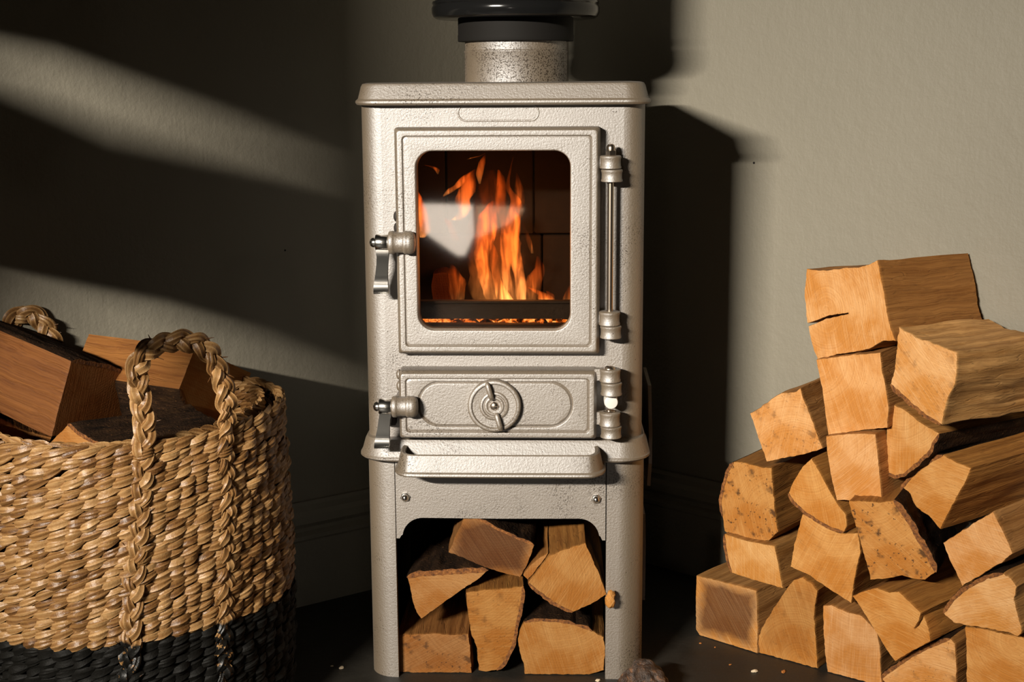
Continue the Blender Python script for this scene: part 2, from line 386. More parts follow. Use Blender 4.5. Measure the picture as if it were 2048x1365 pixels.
obj('body', bm, STOVE, ST, 40, True)
# badge outline on the front plate
def groove_ring(bm, pts, y, wd=.0011, h=.0006):
    P = [V((x, 0, z)) for x, z in pts]; n = len(P); c = sum(P, V())/n
    rings = []
    for k in range(4):
        dx = (-wd, -wd*.4, wd*.4, wd)[k]; yy = (0, -h, -h, 0)[k]; r = []
        for i in range(n):
            t = (P[(i+1) % n]-P[i-1]).normalized(); nn = V((t.z, 0, -t.x))
            r.append(V((P[i].x+nn.x*dx, y+yy, P[i].z+nn.z*dx)))
        rings.append(r)
    loft(bm, rings, False, False)
bm = bmesh.new(); groove_ring(bm, rrect(-.0575, .0305, .6478, .6652, .0086), 0); obj('badge_plate', bm, STOVE, ST, 50)
# lid
def xyr(x0, x1, y0, y1, r): return rrect(x0, x1, y0, y1, r, 8)
bm = bmesh.new()
loft(bm, [flat(xyr(-.160, .142, .004, .258, .022), .664), flat(xyr(-.1695, .1515, -.015, .268, .026), .6655), flat(xyr(-.1712, .1532, -.0168, .270, .028), .6675),
          flat(xyr(-.1712, .1532, -.0168, .270, .028), .6697), flat(xyr(-.1695, .1515, -.015, .268, .026), .6712), flat(xyr(-.1685, .1505, -.0138, .267, .026), .6722),
          flat(xyr(-.1655, .1472, -.0085, .264, .024), .6852), flat(xyr(-.1640, .1457, -.0065, .262, .024), .6880), flat(xyr(-.1600, .1415, .0, .258, .022), .6892)])
obj('lid', bm, STOVE, ST, 35, True)
# flue collar
FX, FY = .0012, .145
bm = bmesh.new()
lathe(bm, [(.0605, .686), (.0605, .7225), (.0612, .7235), (.0612, .7248), (.0600, .7258), (.0600, .736)], 56, axis_m((FX, FY, 0), (0, 0, 1)))
obj('flue_collar', bm, WORN, ST, 35)

def door(bm, x0, x1, z0, z1, y0, yf, hole=None, hr=None, r=.003, ch=.0035, bar=.0095, stad=None):
    R = lambda i, rr: rrect(x0+i, x1-i, z0+i, z1-i, rr, 8)
    rings = [front(R(.0, r), y0), front(R(0, r), yf+.0075), front(R(.0008, r), yf+.0055), front(R(ch*.75, r+.001), yf+.0012), front(R(ch, r+.001), yf+.0002), front(R(ch+.0012, r+.001), yf),
             front(R(bar-.0012, r+.0012), yf), front(R(bar-.0006, r+.0012), yf+.0003), front(R(bar+.0004, r+.0014), yf+.0022), front(R(bar+.0016, r+.0014), yf+.0016), front(R(bar+.0024, r+.0014), yf+.0013)]
    if hole:
        H = lambda g: rrect(hole[0]+g, hole[1]-g, hole[2]+g, hole[3]-g, hr-g, 8)
        rings += [front(H(-.0018), yf+.0013), front(H(-.0006), yf+.0018), front(H(0), yf+.003), front(H(.0006), y0)]
        loft(bm, rings+[rings[0]], False, False)
    else:
        if stad:
            H = lambda g: rrect(stad[0]+g, stad[1]-g, stad[2]+g, stad[3]-g, (stad[3]-stad[2])/2-g-.0001, 8)
            b = yf+.0013
            rings += [front(H(-.0016), b), front(H(-.0006), b+.0004), front(H(.0006), b+.002), front(H(.0018), b+.0004), front(H(.0028), b)]
        loft(bm, rings)
# main door
DF = -.0225
bm = bmesh.new(); door(bm, -.1262, .0975, .3915, .6415, -.001, DF, (-.1030, .0655, .4188, .6162), [.016, .020, .020, .016][0]+.002)
DOOR = obj('door', bm, STOVE, ST, 38, True)
bm = bmesh.new(); g = rrect(-.110, .073, .411, .624, .012)
loft(bm, [front(g, -.0125), front(g, -.0085)]); obj('glass_pane', bm, GLASS, DOOR)
# ash door
AF = -.031
bm = bmesh.new(); door(bm, -.1256, .0945, .2965, .3742, -.001, AF, None, None, .003, .003, .0085, (-.1042, .0680, .3110, .3625))
ASH = obj('ash_door', bm, STOVE, ST, 38, True)
# air wheel
bm = bmesh.new(); WX, WZ = -.0187, .3362
WM = axis_m((WX, AF+.002, WZ), (0, -1, 0))
lathe(bm, [(.0296, -.001), (.0296, .0065), (.0290, .0082), (.0275, .0092), (.0255, .0090), (.0246, .0075), (.0242, .0068), (.0165, .0064), (.0160, .0074), (.0150, .0082), (.0136, .0082),
           (.0128, .0072), (.0122, .0066), (.0114, .0066), (.0108, .0074), (.0098, .0080), (.0085, .0078), (.0078, .0070), (.0072, .0066)], 56, WM)
WHEEL = obj('air_wheel', bm, STOVE, ASH, 40, True)
for a in (106, 286):
    c, s = math.cos(math.radians(a)), math.sin(math.radians(a)); bm = bmesh.new(); y = AF-.0055
    tube(bm, [(WX+c*q, y-h, WZ+s*q) for q, h in ((.0090, .001), (.0100, .0032), (.0130, .0042), (.0230, .0050), (.0262, .0042), (.0276, .001))], [.0022, .0028, .003, .003, .0028, .0018], 10)
    obj('wheel_rib', bm, STOVE, ASH, 60)
bm = bmesh.new(); dome(bm, (WX, AF-.0045, WZ), (0, -1, 0), .0050, 20, .62); box(bm, WX-.0042, WX+.0042, AF-.00762, AF-.0072, WZ-.0005, WZ+.0005)
obj('wheel_screw', bm, STEEL, ASH, 40)
# latches
def latch(parent, x0, x1, z, r, y, lever):
    M0 = axis_m((x0, y, z), (1, 0, 0)); L = x1-x0; bm = bmesh.new()
    lathe(bm, [(r*.90, 0), (r*.97, .001), (r*.99, L*.15), (r*.93, L*.19), (r*.88, L*.23), (r*.86, L*.40), (r*.88, L*.54), (r*.97, L*.58), (r*1.0, L*.66), (r*.96, L*.70), (r*.98, L*.74),
               (r*.97, L*.82), (r*.88, L*.91), (r*.70, L*.97), (r*.35, L*1.0)], 32, M0)
    box(bm, x0+L*.1, x0+L*.72, y, -.003, z-r*.8, z+r*.8)
    obj('latch_barrel', bm, STOVE, parent, 40)
    bm = bmesh.new()
    lathe(bm, [(.004, -.0150), (.0083, -.0146), (.0090, -.0135), (.0090, -.0010), (.0082, 0)], 28, M0)
    lathe(bm, [(.0012, -.0212), (.0036, -.0204), (.0050, -.0186), (.0056, -.0165), (.0054, -.0145)], 20, M0)
    rings = []
    for px, py, wd, th, yo in lever:
        c = sloc(px, py, y+yo); wd *= .82; rings.append([V((c.x-wd, y+yo-th, c.z)), V((c.x+wd, y+yo-th*.85, c.z)), V((c.x+wd*1.05, y+yo+th, c.z)), V((c.x-wd*.95, y+yo+th, c.z))])
    loft(bm, rings)
    bmesh.ops.bevel(bm, geom=[e for e in bm.edges if len(e.link_faces) == 2 and e.calc_face_angle(0) > 1.2 and e.calc_length() > .004], offset=.0006, segments=2, affect='EDGES')
    obj('latch_handle', bm, CHROME, parent, 45)
latch(DOOR, -.1325, -.1035, .5178, .0130, -.030, [(766, 492, .0080, .0050, 0), (765, 505, .0085, .0045, -.001), (765.5, 514, .0078, .0028, -.002), (764.5, 530, .0076, .0022, -.0015), (763, 550, .0082, .0022, .001), (762, 568, .0094, .0022, .0025), (762, 579, .0100, .0022, .001), (762, 584, .0100, .0020, -.0015), (762, 588, .0098, .0015, -.004)])
latch(ASH, -.1316, -.1030, .3362, .0123, -.039, [(772, 818, .0075, .0050, 0), (771, 830, .0080, .0040, 0), (769, 840, .0078, .0025, .0005), (767, 858, .0082, .0022, .002), (765, 876, .0096, .0022, .0035), (764, 888, .0102, .0022, .002), (763.5, 893, .0102, .002, -.001), (763, 897, .0098, .0015, -.003)])
bm = bmesh.new(); c = sloc(781, 839, -.012); box(bm, c.x-.008, c.x+.006, -.016, -.002, c.z-.006, c.z+.006); obj('latch_tongue', bm, IRON, ASH)
for par, yy, pts in ((DOOR, -.011, ((782, 433), (782, 456))), (ASH, -.016, ((789, 749), (789, 772)))):
    for q in pts:
        bm = bmesh.new(); c = sloc(*q, yy); c.x = -.1256; dome(bm, c, (-1, 0, 0), .0062, 18, .6); obj('rivet', bm, IRON if par is DOOR else STOVE, par, 60)
# hinges
def barrel(name, parent, x, y, z0, z1, r, lug, lugx):
    h = z1-z0; bm = bmesh.new()
    lathe(bm, [(r*.90, 0), (r*.99, h*.04), (r, h*.15), (r*.95, h*.22), (r*.93, h*.5), (r*.95, h*.76), (r, h*.83), (r*.99, h*.95), (r*.90, h)], 32, axis_m((x, y, z0), (0, 0, 1)))
    if lug == 'door': box(bm, lugx, x, y+.001, y+.010, z0+h*.06, z1-h*.06)
    else: box(bm, x-r*.7, x+r*.7, y, .003, z0+h*.08, z1-h*.08)
    obj(name, bm, STOVE, parent, 40)
HX, HY = .1088, -.018
for z0, z1, kind, par in ((.5964, .6105, 'door', DOOR), (.5822, .5958, 'body', ST), (.4244, .4398, 'door', DOOR), (.4098, .4240, 'body', ST)):
    barrel('hinge_barrel', par, HX+(.0012 if kind == 'body' else -.0003), HY, z0, z1, .0118, kind, .094)
bm = bmesh.new(); lathe(bm, [(.0034, .434), (.0034, .612)], 18, axis_m((HX, HY, 0), (0, 0, 1))); obj('hinge_rod', bm, STEEL, DOOR, 40)
bm = bmesh.new()
lathe(bm, [(.0055, .6103), (.0060, .6108), (.0060, .6154), (.0055, .6160)], 6, axis_m((HX, HY, 0), (0, 0, 1), .35))
lathe(bm, [(.0046, .6158), (.0048, .6185), (.0044, .6205), (.0033, .6222), (.0015, .6231), (.0003, .6233)], 20, axis_m((HX, HY, 0), (0, 0, 1)))
obj('acorn_nut', bm, STEEL, DOOR, 35)
AY = -.0255
for z0, z1, kind, par in ((.3622, .3768, 'door', ASH), (.3468, .3616, 'body', ST), (.3120, .3278, 'door', ASH), (.2985, .3118, 'body', ST)):
    barrel('hinge_barrel', par, HX+.0008+(.0012 if kind == 'body' else -.0003), AY, z0, z1, .0118, kind, .092)
bm = bmesh.new(); dome(bm, (HX, AY, .3766), (0, 0, 1), .0066, 20, .55); obj('hinge_screw', bm, STEEL, ASH, 50)
bm = bmesh.new(); lathe(bm, [(.0034, .30), (.0034, .3300)], 16, axis_m((HX, AY, 0), (0, 0, 1))); lathe(bm, [(.0060, .3278), (.0066, .3284), (.0060, .3292)], 20, axis_m((HX, AY, 0), (0, 0, 1))); obj('hinge_washer', bm, STEEL, ASH, 50)
bm = bmesh.new(); lathe(bm, [(.0060, -.014), (.0078, -.013), (.0078, .0215), (.0072, .0228), (.004, .0232)], 28, axis_m((HX+.0018, -.004, .3388), (0, -1, 0))); obj('pull_knob', bm, BUTTON, ST, 40)

# ledge of the stand, rail, apron, legs
bm = bmesh.new()
loft(bm, [flat(xyr(-.168, .149, -.004, .262, .03), .2655), flat(xyr(-.1735, .1545, -.0165, .268, .034), .2668), flat(xyr(-.1758, .1568, -.019, .270, .036), .2690), flat(xyr(-.1758, .1568, -.019, .270, .036), .2712),
          flat(xyr(-.1742, .1552, -.0172, .269, .035), .2728), flat(xyr(-.1705, .1515, -.0115, .264, .031), .2862), flat(xyr(-.1685, .1497, -.0085, .262, .029), .2905), flat(xyr(-.160, .141, .002, .255, .024), .2925)])
obj('stand_ledge', bm, STOVE, ST, 35, True)
# rail: tray lip standing out of the ledge, bowed at both ends
path = [(-.1215, -.010), (-.1222, -.028), (-.1205, -.042), (-.1150, -.0505), (-.106, -.0530), (-.06, -.0535), (-.013, -.0538), (.04, -.0535), (.080, -.0530), (.089, -.0505), (.0945, -.042), (.0962, -.028), (.0955, -.010)]
path = catmull([(x, y, 0) for x, y in path], 5)
prof = [(-.0030, .2845), (.0004, .2853), (.0022, .2842), (.0060, .2665), (.0085, .2648), (.0090, .2628), (.0080, .2612), (.0050, .2606), (.0015, .2616), (-.0008, .2650), (-.0026, .2810)]
bm = bmesh.new(); rings = []
for i, p in enumerate(path):
    t = (path[min(i+1, len(path)-1)]-path[max(i-1, 0)]).normalized(); n = V((t.y, -t.x, 0))
    rings.append([p+n*o+V((0, 0, z)) for o, z in prof])
loft(bm, rings)
box(bm, -.118, .092, -.050, -.004, .2606, .2640)
obj('ash_rail', bm, STOVE, ST, 40, True)
# apron with arched cut-out
zt, za, zb = .266, .1958, .1745
x0, x1 = -.1345, .1060
top = [(x0, zt), (x1, zt)]
arc = lambda cx, cz, r, a0, a1, n=10: [(cx+r*math.cos(math.radians(a0+(a1-a0)*i/n)), cz+r*math.sin(math.radians(a0+(a1-a0)*i/n))) for i in range(n+1)]
low = [(x1, zb-.004), (x1-.0035, zb-.004)]+[(.1005, zb+.0005)]+arc(.0755, zb-.0017, .0236, 8, 90, 10)+[(-.013, za)]+arc(-.104, zb-.0017, .0236, 90, 172, 10)+[(-.1290, zb+.0005), (x0+.0035, zb-.003), (x0, zb-.003)]
outl = top+low
bm = bmesh.new()
tri = tessellate_polygon([[V((x, z, 0)) for x, z in outl]]); rings = []
for y in (-.0025, .0075):
    vs = [bm.verts.new((x, y, z)) for x, z in outl]; rings.append(vs)
    for t in tri: bm.faces.new([vs[i] for i in t])
for i in range(len(outl)):
    j = (i+1) % len(outl); bm.faces.new((rings[0][i], rings[0][j], rings[1][j], rings[1][i]))
obj('apron', bm, STOVE, ST, 30)
for x, z in ((-.1235, .2213), (.0951, .2203)):
    bm = bmesh.new(); lathe(bm, [(.0056, -.001), (.0056, .0030), (.0050, .0036)], 6, axis_m((x, -.002, z), (0, -1, 0), .2)); dome(bm, (x, -.0045, z), (0, -1, 0), .0044, 18, 1.2); obj('bolt', bm, CHROME, ST, 40)
# legs: quarter-round front corners running back as side panels
def leg(xo, xi, yb, sgn):
    pts = [(xi, .0)]
    r = .030
    for i in range(13):
        a = math.radians(90*i/12); pts.append((xo-sgn*r+sgn*r*math.sin(a), r-r*math.cos(a)))
    pts += [(xo, yb), (xo-sgn*.010, yb), (xo-sgn*.010, r+.006)]
    for i in range(5):
        a = math.radians(90-90*i/4); pts.append((xo-sgn*r+sgn*(r-.010)*math.sin(a), r-(r-.010)*math.cos(a)))
    pts += [(xi, .010)]
    return pts
for xo, xi, s, nm in ((-.1688, -.1358, -1, 'leg'), (.1508, .1070, 1, 'leg')):
    bm = bmesh.new(); p = leg(xo, xi, .10, s); loft(bm, [flat(p, 0), flat(p, .267)]); obj('leg', bm, STOVE, ST, 40, True)
    bm = bmesh.new(); q = leg(xo, xi, .10, s); q = [(x, .262-y) for x, y in q]; loft(bm, [flat(q, 0), flat(q, .267)]); obj('leg', bm, STOVE, ST, 40, True)
bm = bmesh.new(); box(bm, -.158, .140, .250, .256, .0, .267); obj('back_panel', bm, IRON, ST)
for xa in (-.164, .142):
    bm = bmesh.new(); box(bm, xa, xa+.004, .085, .175, .0, .267); obj('side_panel', bm, STOVE, ST)
# side plates at the right: rear heat shield and carrying plate
def plate(name, pts, x, th, mat=STOVE):
    bm = bmesh.new(); loft(bm, [[V((x+o, y, z)) for y, z in pts] for o in (0, th)]); obj(name, bm, mat, ST, 30)
plate('heat_shield', [(.095, .272), (.125, .325), (.235, .325), (.235, .2), (.12, .2), (.095, .235)], .1605, .004)
plate('side_plate', [(.06, .075), (.06, .150), (.075, .178), (.190, .178), (.190, .072)], .1515, .0045)

# firebox inside: bricks, fence bars, grate
for x0, x1, y0, y1, z0, z1 in ((-.140, -.046, .205, .235, .405, .50), (-.044, .030, .205, .235, .405, .50), (.032, .115, .205, .235, .405, .50), (-.140, -.09, .206, .235, .502, .645), (-.088, .020, .205, .235, .502, .645), (.022, .115, .206, .235, .502, .645),
                                (-.148, -.122, .055, .128, .405, .53), (-.148, -.122, .130, .204, .405, .53), (-.148, -.124, .055, .204, .532, .645), (.103, .129, .055, .128, .405, .53), (.103, .129, .130, .204, .405, .53), (.105, .129, .055, .204, .532, .645)):
    bm = bmesh.new(); box(bm, x0, x1, y0, y1, z0, z1); bmesh.ops.bevel(bm, geom=bm.edges[:], offset=.0015, segments=1, affect='EDGES'); obj('firebrick', bm, BRICK, ST)
bm = bmesh.new(); box(bm, -.112, .077, .022, .030, .4245, .4445); box(bm, -.112, .077, .018, .030, .4430, .4455); obj('fence_bar', bm, IRON, ST)
bm = bmesh.new(); box(bm, -.118, .087, .012, .034, .399, .4185); obj('fence_bar', bm, IRON, ST)
for i in range(9):
    x = -.118+i*.027; bm = bmesh.new(); box(bm, x, x+.012, .030, .20, .352, .360); obj('grate_bar', bm, IRON, ST)
bm = bmesh.new(); box(bm, -.15, .13, .02, .245, .646, .650); obj('baffle', bm, IRON, ST)

# ------------------------------------------------------------------ flue pipe
FP = tag(empty('flue_pipe', (RZ @ V((FX, FY, .7355))), YAW), 'glossy black insulated flue pipe above the stove collar', 'pipe')
def fpart(name, prof, mat):
    bm = bmesh.new(); lathe(bm, prof, 72); obj(name, bm, mat, FP, 35)
fpart('sleeve', [(.058, 0), (.0680, .0005), (.0684, .002), (.0684, .0075), (.0680, .0085), (.0680, .031)], MATT)
fpart('ring', [(.060, .0265), (.0930, .0265), (.0965, .0285), (.0985, .0330), (.0988, .0390), (.0975, .0415), (.0970, .0425), (.0982, .0440), (.0978, .0462), (.094, .0475)], ENAMEL)
fpart('outer_pipe', [(.0945, .045), (.0945, .0545), (.0965, .056), (.0965, .060), (.0945, .0615), (.0945, .75)], ENAMEL)

# ------------------------------------------------------------------ fire
FI = tag(empty('fire', (RZ @ V((-.016, .11, .42))), YAW), 'orange fire burning behind the stove glass', 'fire')
ZF = lambda zx, zy: (820+zx/3.591, 290+zy/3.591)
FB = V((-.016, .11, .42))
def flame(pts, yl, heat, fl=.7):
    c = [(sloc(*ZF(x, y), yl)-FB, r/3.591*1.72/2844) for x, y, r in pts]
    P = catmull([a for a, _ in c], 5); R = [q.x for q in catmull([(r, 0, 0) for _, r in c], 5)]
    bm = bmesh.new(); rings = []
    for i, p in enumerate(P):
        r = max(R[i], .0006); sh = .35*math.sin(i*.9)
        rings.append([p+V((r*math.cos(a+sh)*(1+.25*fbm((i*.35, k*.8, yl*50))), fl*r*math.sin(a+sh), .12*r*math.sin(2*a))) for k, a in enumerate([2*PI*k/14 for k in range(14)])])
    loft(bm, rings); o = obj('flame', bm, FLAME, FI, 80); o['heat'] = heat*4.6
flame([(590, 1122, 40), (565, 1000, 62), (525, 880, 48), (515, 770, 55), (545, 640, 75), (560, 520, 66), (590, 430, 34), (600, 400, 8)], .10, 62)
flame([(800, 1122, 34), (790, 960, 38), (752, 800, 46), (738, 650, 48), (742, 500, 50), (760, 410, 40), (705, 300, 16), (720, 180, 7), (740, 90, 3)], .085, 70)
flame([(690, 1122, 60), (640, 1010, 34), (608, 880, 28), (600, 780, 30), (575, 680, 10)], .09, 75)
flame([(745, 1122, 50), (700, 990, 36), (690, 900, 32), (695, 760, 46), (690, 600, 40), (650, 420, 42), (655, 260, 30), (635, 180, 8)], .13, 42)
flame([(990, 1122, 60), (960, 1080, 44), (905, 1050, 26), (850, 1022, 8)], .09, 60)
flame([(1000, 1122, 36), (1010, 1080, 26), (985, 1050, 10)], .085, 60)
flame([(1140, 1122, 46), (1150, 1050, 30), (1165, 990, 8)], .085, 45)
flame([(345, 1122, 50), (340, 1000, 60), (318, 920, 45), (300, 860, 10)], .13, 17)
flame([(240, 560, 20), (320, 620, 30), (370, 700, 30), (330, 540, 40), (390, 480, 45), (380, 400, 55), (420, 300, 60), (430, 230, 40), (465, 175, 8)][3:], .12, 34)
flame([(240, 370, 6), (290, 330, 30), (350, 285, 30), (400, 225, 24), (460, 180, 5)], .10, 46)
flame([(88, 665, 20), (108, 600, 44), (90, 490, 40), (66, 390, 24), (46, 320, 5)], .03, 80)
flame([(105, 145, 5), (150, 155, 16), (190, 175, 18), (200, 210, 5)], .09, 26)
flame([(410, 105, 5), (450, 92, 16), (500, 80, 10), (540, 60, 3)], .11, 34)
flame([(500, 280, 8), (500, 200, 26), (520, 120, 22), (540, 70, 5)], .14, 22)
flame([(795, 520, 12), (790, 400, 34), (782, 300, 28), (765, 200, 6)], .14, 32)
flame([(880, 780, 12), (850, 680, 20), (825, 600, 12), (808, 540, 3)], .10, 32)
flame([(860, 1122, 60), (900, 960, 60), (930, 880, 38), (915, 800, 8)], .16, 22)
flame([(640, 1122, 190), (620, 900, 205), (600, 650, 190), (585, 400, 130), (575, 180, 30)], .125, 3.2)
flame([(300, 640, 10), (330, 690, 26), (280, 560, 26), (230, 520, 8)], .10, 18)
fl_ = bpy.data.lights.new('fire_glow', 'POINT'); fl_.energy = .4; fl_.color = (1, .36, .09); fl_.shadow_soft_size = .04
fo_ = bpy.data.objects.new('fire_glow', fl_); COL.objects.link(fo_); fo_.location = RZ @ V((-.01, .115, .50))
# embers and the burning logs
bm = bmesh.new(); random.seed(3)
for i in range(64):
    c = V((random.uniform(-.11, .075), random.uniform(.036, .19), 0)); c.z = .4165-.175*(c.y-.03)+random.uniform(-.004, .003); s = random.uniform(.006, .013)
    mt = Matrix.Translation(c) @ Matrix.Rotation(random.random()*6, 4, V((random.random(), random.random(), 1)).normalized()) @ Matrix.Diagonal((s*1.3, s, s*.8, 1))
    bmesh.ops.create_icosphere(bm, subdivisions=1, radius=1, matrix=mt)
for v_ in bm.verts: v_.co += V((fbm(v_.co*150), fbm(v_.co*140+V((5, 0, 0))), fbm(v_.co*150+V((0, 7, 0)))))*.002
em = obj('ember_bed', bm, EMBER); em.rotation_euler = (0, 0, YAW); tag(em, 'glowing ember bed on the grate behind the stove glass', 'embers', kind='stuff')

# ------------------------------------------------------------------ split logs
PIL_P = V((.2288, .1165, 0)); PIL_N = V((-.60, -.80, 0))
Z5 = lambda x, y: (1360+x/2.968, 480+y/2.968)
Z6 = lambda x, y: (1360+x/2.814, 880+y/2.814)
Z4 = lambda x, y: (680+x/3.0118, 960+y/3.0118)
Z7 = lambda x, y: (x/3.593, 600+y/3.593)
seedn = [0]
def split_log(label, group, poly, depth_p, depth_n, axis=None, far=None, L=.15, bark=(), tint=(1, 1, 1), pith=(0, .08), stain=0, spots=0, thick=.0035, zmin=None, rough=1.0, taper=0.0, fine=.0026, lift=0, side=(.88, .85, .80)):
    """poly: picture outline of the sawn end; its anchor (first point) lies on the plane depth_p/depth_n; axis: direction away from the sawn end, or far: where the
    far end of the anchor edge is seen"""
    seedn[0] += 1; sd = seedn[0]*7.3
    P0 = on_plane(*poly[0], depth_p, depth_n)
    if far:
        d = ray(*far).normalized(); oc = CAM-P0; b = d.dot(oc); q = b*b-oc.dot(oc)+L*L
        t = -b+math.sqrt(max(q, 0)); wv = (CAM+d*t-P0).normalized()
    else: wv = V(axis).normalized()
    ex = wv.cross(V((0, 0, 1))).normalized(); ey = ex.cross(wv).normalized(); ez = -wv
    W3 = [on_plane(x, y, P0, wv) for x, y in poly]
    if zmin is not None:
        for p in W3:
            if p.z < zmin: p.z = zmin
    cen = sum(W3, V())/len(W3)
    pts = [((p-cen).dot(ex), (p-cen).dot(ey)) for p in W3]
    n0 = len(pts); area = sum(pts[i][0]*pts[(i+1) % n0][1]-pts[(i+1) % n0][0]*pts[i][1] for i in range(n0))
    idx = list(range(n0))
    out = []; owner = []
    for i in range(n0):
        a, b = V((*pts[i], 0)), V((*pts[(i+1) % n0], 0)); ln = (b-a).length; k = max(1, int(ln/fine)); t = (b-a).normalized() if ln > 0 else V((1, 0, 0)); nn = V((t.y, -t.x, 0))
        if area < 0: nn = -nn
        for j in range(k):
            p = a.lerp(b, j/k); am = .0009*rough*(.4 if j == 0 else 1)
            out.append(p+nn*am*(fbm((p.x*160+sd, p.y*160, 1.7), 4))); owner.append(i)
    n = len(out); nor = []
    for i in range(n):
        t = (out[(i+2) % n]-out[i-2]).normalized(); nn = V((t.y, -t.x, 0)); nor.append(nn if area > 0 else -nn)
    zs = [0, .0012, .004, .010, .022, .040, .062, .085, .11, .135, .160, .19]
    zs = [z for z in zs if z < L-.006]+[L-.0035, L]
    rings = []
    for k, z in enumerate(zs):
        r = []
        for i in range(n):
            p = out[i]; a = min(1, z/.02)
            d = rough*(.0007*fbm((p.x*210+sd, p.y*210, z*9), 3)+.0020*fbm((p.x*40+sd, p.y*40, z*14), 2))*a
            if k == 0: d -= .0005
            sc = 1-taper*z/L
            r.append(V((p.x*sc, p.y*sc, -z))+nor[i]*d)
        rings.append(r)
    bm = bmesh.new(); vs = loft(bm, rings, False, False, mat=1)
    tri = tessellate_polygon([[V((p.x, p.y, 0)) for p in out]])
    for ring in (vs[0], vs[-1]):
        for t in tri:
            try: f = bm.faces.new([ring[i] for i in t]); f.material_index = 0
            except ValueError: pass
    o = obj('split_log', bm, [WEND, WSIDE], None, 32)
    o.matrix_world = Matrix(((ex.x, ey.x, ez.x, cen.x), (ex.y, ey.y, ez.y, cen.y), (ex.z, ey.z, ez.z, cen.z+lift), (0, 0, 0, 1)))
    o.color = (*tint, 1); o['pith'] = (float(pith[0]), float(pith[1]), 0.); o['stain'] = float(stain); o['spots'] = float(spots); o['side_tone'] = tuple(float(v_) for v_ in side)
    tag(o, label, 'log', group)
    for (ea, eb) in bark:                                        # bark along the outline's edges ea..eb
        edges = [(ea+q) % n0 for q in range((eb-ea) % n0+1)]
        ids = [i for e in edges for i in range(n) if owner[i] == e]
        last = ids[-1]; ids.append((last+1) % n)
        brings = []
        for k, z in enumerate([-.0008]+zs[1:]):
            inn, ou = [], []
            for q, i in enumerate(ids):
                endf = min(1, (q+.6)/3, (len(ids)-1-q+.6)/3); p = rings[k][i].copy(); p.z = -z
                th = thick*endf*(1+.38*fbm((p.x*75+sd, p.y*75, z*45), 4))
                inn.append(p-nor[i]*.0008); ou.append(p+nor[i]*max(th, .0004))
            brings.append(inn+ou[::-1])
        bm = bmesh.new(); loft(bm, brings, True, True, mat=0, capmat=1)
        obj('bark', bm, [BARK, BCUT], o, 50)
    return o

# --- stack against the right wall
G = 'firewood stacked against the right wall'
def AX(deg, pitch=0): 
    a = math.radians(deg); p = math.radians(pitch); return (math.cos(a)*math.cos(p), math.sin(a)*math.cos(p), math.sin(p))
def PP(off): return PIL_P-PIL_N*off                                # pile's front plane set back by off
def stack(label, zf, poly, off, **kw): return split_log(label, G, [zf(*p) for p in poly], PP(off), PIL_N, **kw)
PALE, WARM, DEEP, PINK = (1.12, 1.10, 1.12), (1, .92, .76), (.80, .69, .48), (1.08, 1.02, 1.04)
stack('topmost split log with a dark crack in its pale sawn end', Z5,
      [(1172, 120), (1195, 230), (1215, 330), (1228, 430), (1250, 520), (1282, 602), (1210, 600), (1120, 650), (1030, 668), (930, 680), (860, 705), (822, 722), (795, 660), (775, 590), (762, 512),
       (810, 494), (870, 466), (1000, 439), (1000, 434), (880, 452), (805, 482), (756, 494), (748, 450), (738, 300), (745, 240), (752, 172), (800, 178), (880, 180), (980, 165), (1060, 163), (1120, 146)],
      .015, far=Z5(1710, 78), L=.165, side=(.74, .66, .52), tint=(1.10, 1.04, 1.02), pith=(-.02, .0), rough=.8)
stack('squarish pale split log directly under the topmost log', Z5,
      [(1190, 670), (1200, 780), (1222, 870), (1240, 1000), (1232, 1118), (1100, 1130), (880, 1160), (862, 1040), (845, 900), (825, 800), (808, 712), (860, 705), (950, 690), (1040, 680)],
      .012, axis=AX(50, 2), L=.16, tint=(1.1, 1.02, .98), pith=(-.05, .03), rough=.6)
stack('large pale split log with a broad ridged side, right of the squarish log', Z5,
      [(1300, 515), (1400, 580), (1520, 620), (1645, 668), (1645, 760), (1635, 850), (1600, 920), (1575, 1000), (1552, 1098), (1450, 1040), (1340, 940), (1250, 860), (1270, 780), (1280, 700), (1290, 600)],
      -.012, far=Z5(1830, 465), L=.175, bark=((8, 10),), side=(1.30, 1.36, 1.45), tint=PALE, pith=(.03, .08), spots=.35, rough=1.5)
stack('split log with curved bark underside beneath the large pale log', lambda x, y: (x, y),
      [(1879, 868), (1868, 884), (1862, 900), (1845, 918), (1825, 936), (1808, 950), (1790, 953), (1771, 945), (1771, 908), (1773, 860), (1778, 805), (1808, 820), (1842, 846)],
      .008, far=(2060, 832), L=.165, bark=((0, 6),), tint=(1.0, .93, .80), pith=(-.02, .06))
stack('narrow pale split log third down the leaning column, curved crack in its end', Z6,
      [(1100, -32), (1112, 60), (1118, 130), (1130, 250), (1135, 342), (1000, 345), (882, 342), (855, 230), (835, 120), (822, 20), (822, -20), (900, -30), (1000, -36)],
      .004, axis=AX(50, 0), L=.155, tint=PINK, pith=(-.04, .02), rough=.7)
stack('small pale split log with speckled edge at the upper left of the stack', Z5,
      [(715, 880), (740, 960), (770, 1030), (800, 1110), (847, 1240), (740, 1275), (620, 1298), (515, 1318), (490, 1250), (460, 1160), (440, 1100), (415, 1030), (470, 1000), (540, 945), (600, 910), (690, 900)],
      .02, axis=AX(52, 1), L=.15, tint=(1.06, 1.0, .98), pith=(.02, -.06), spots=.5)
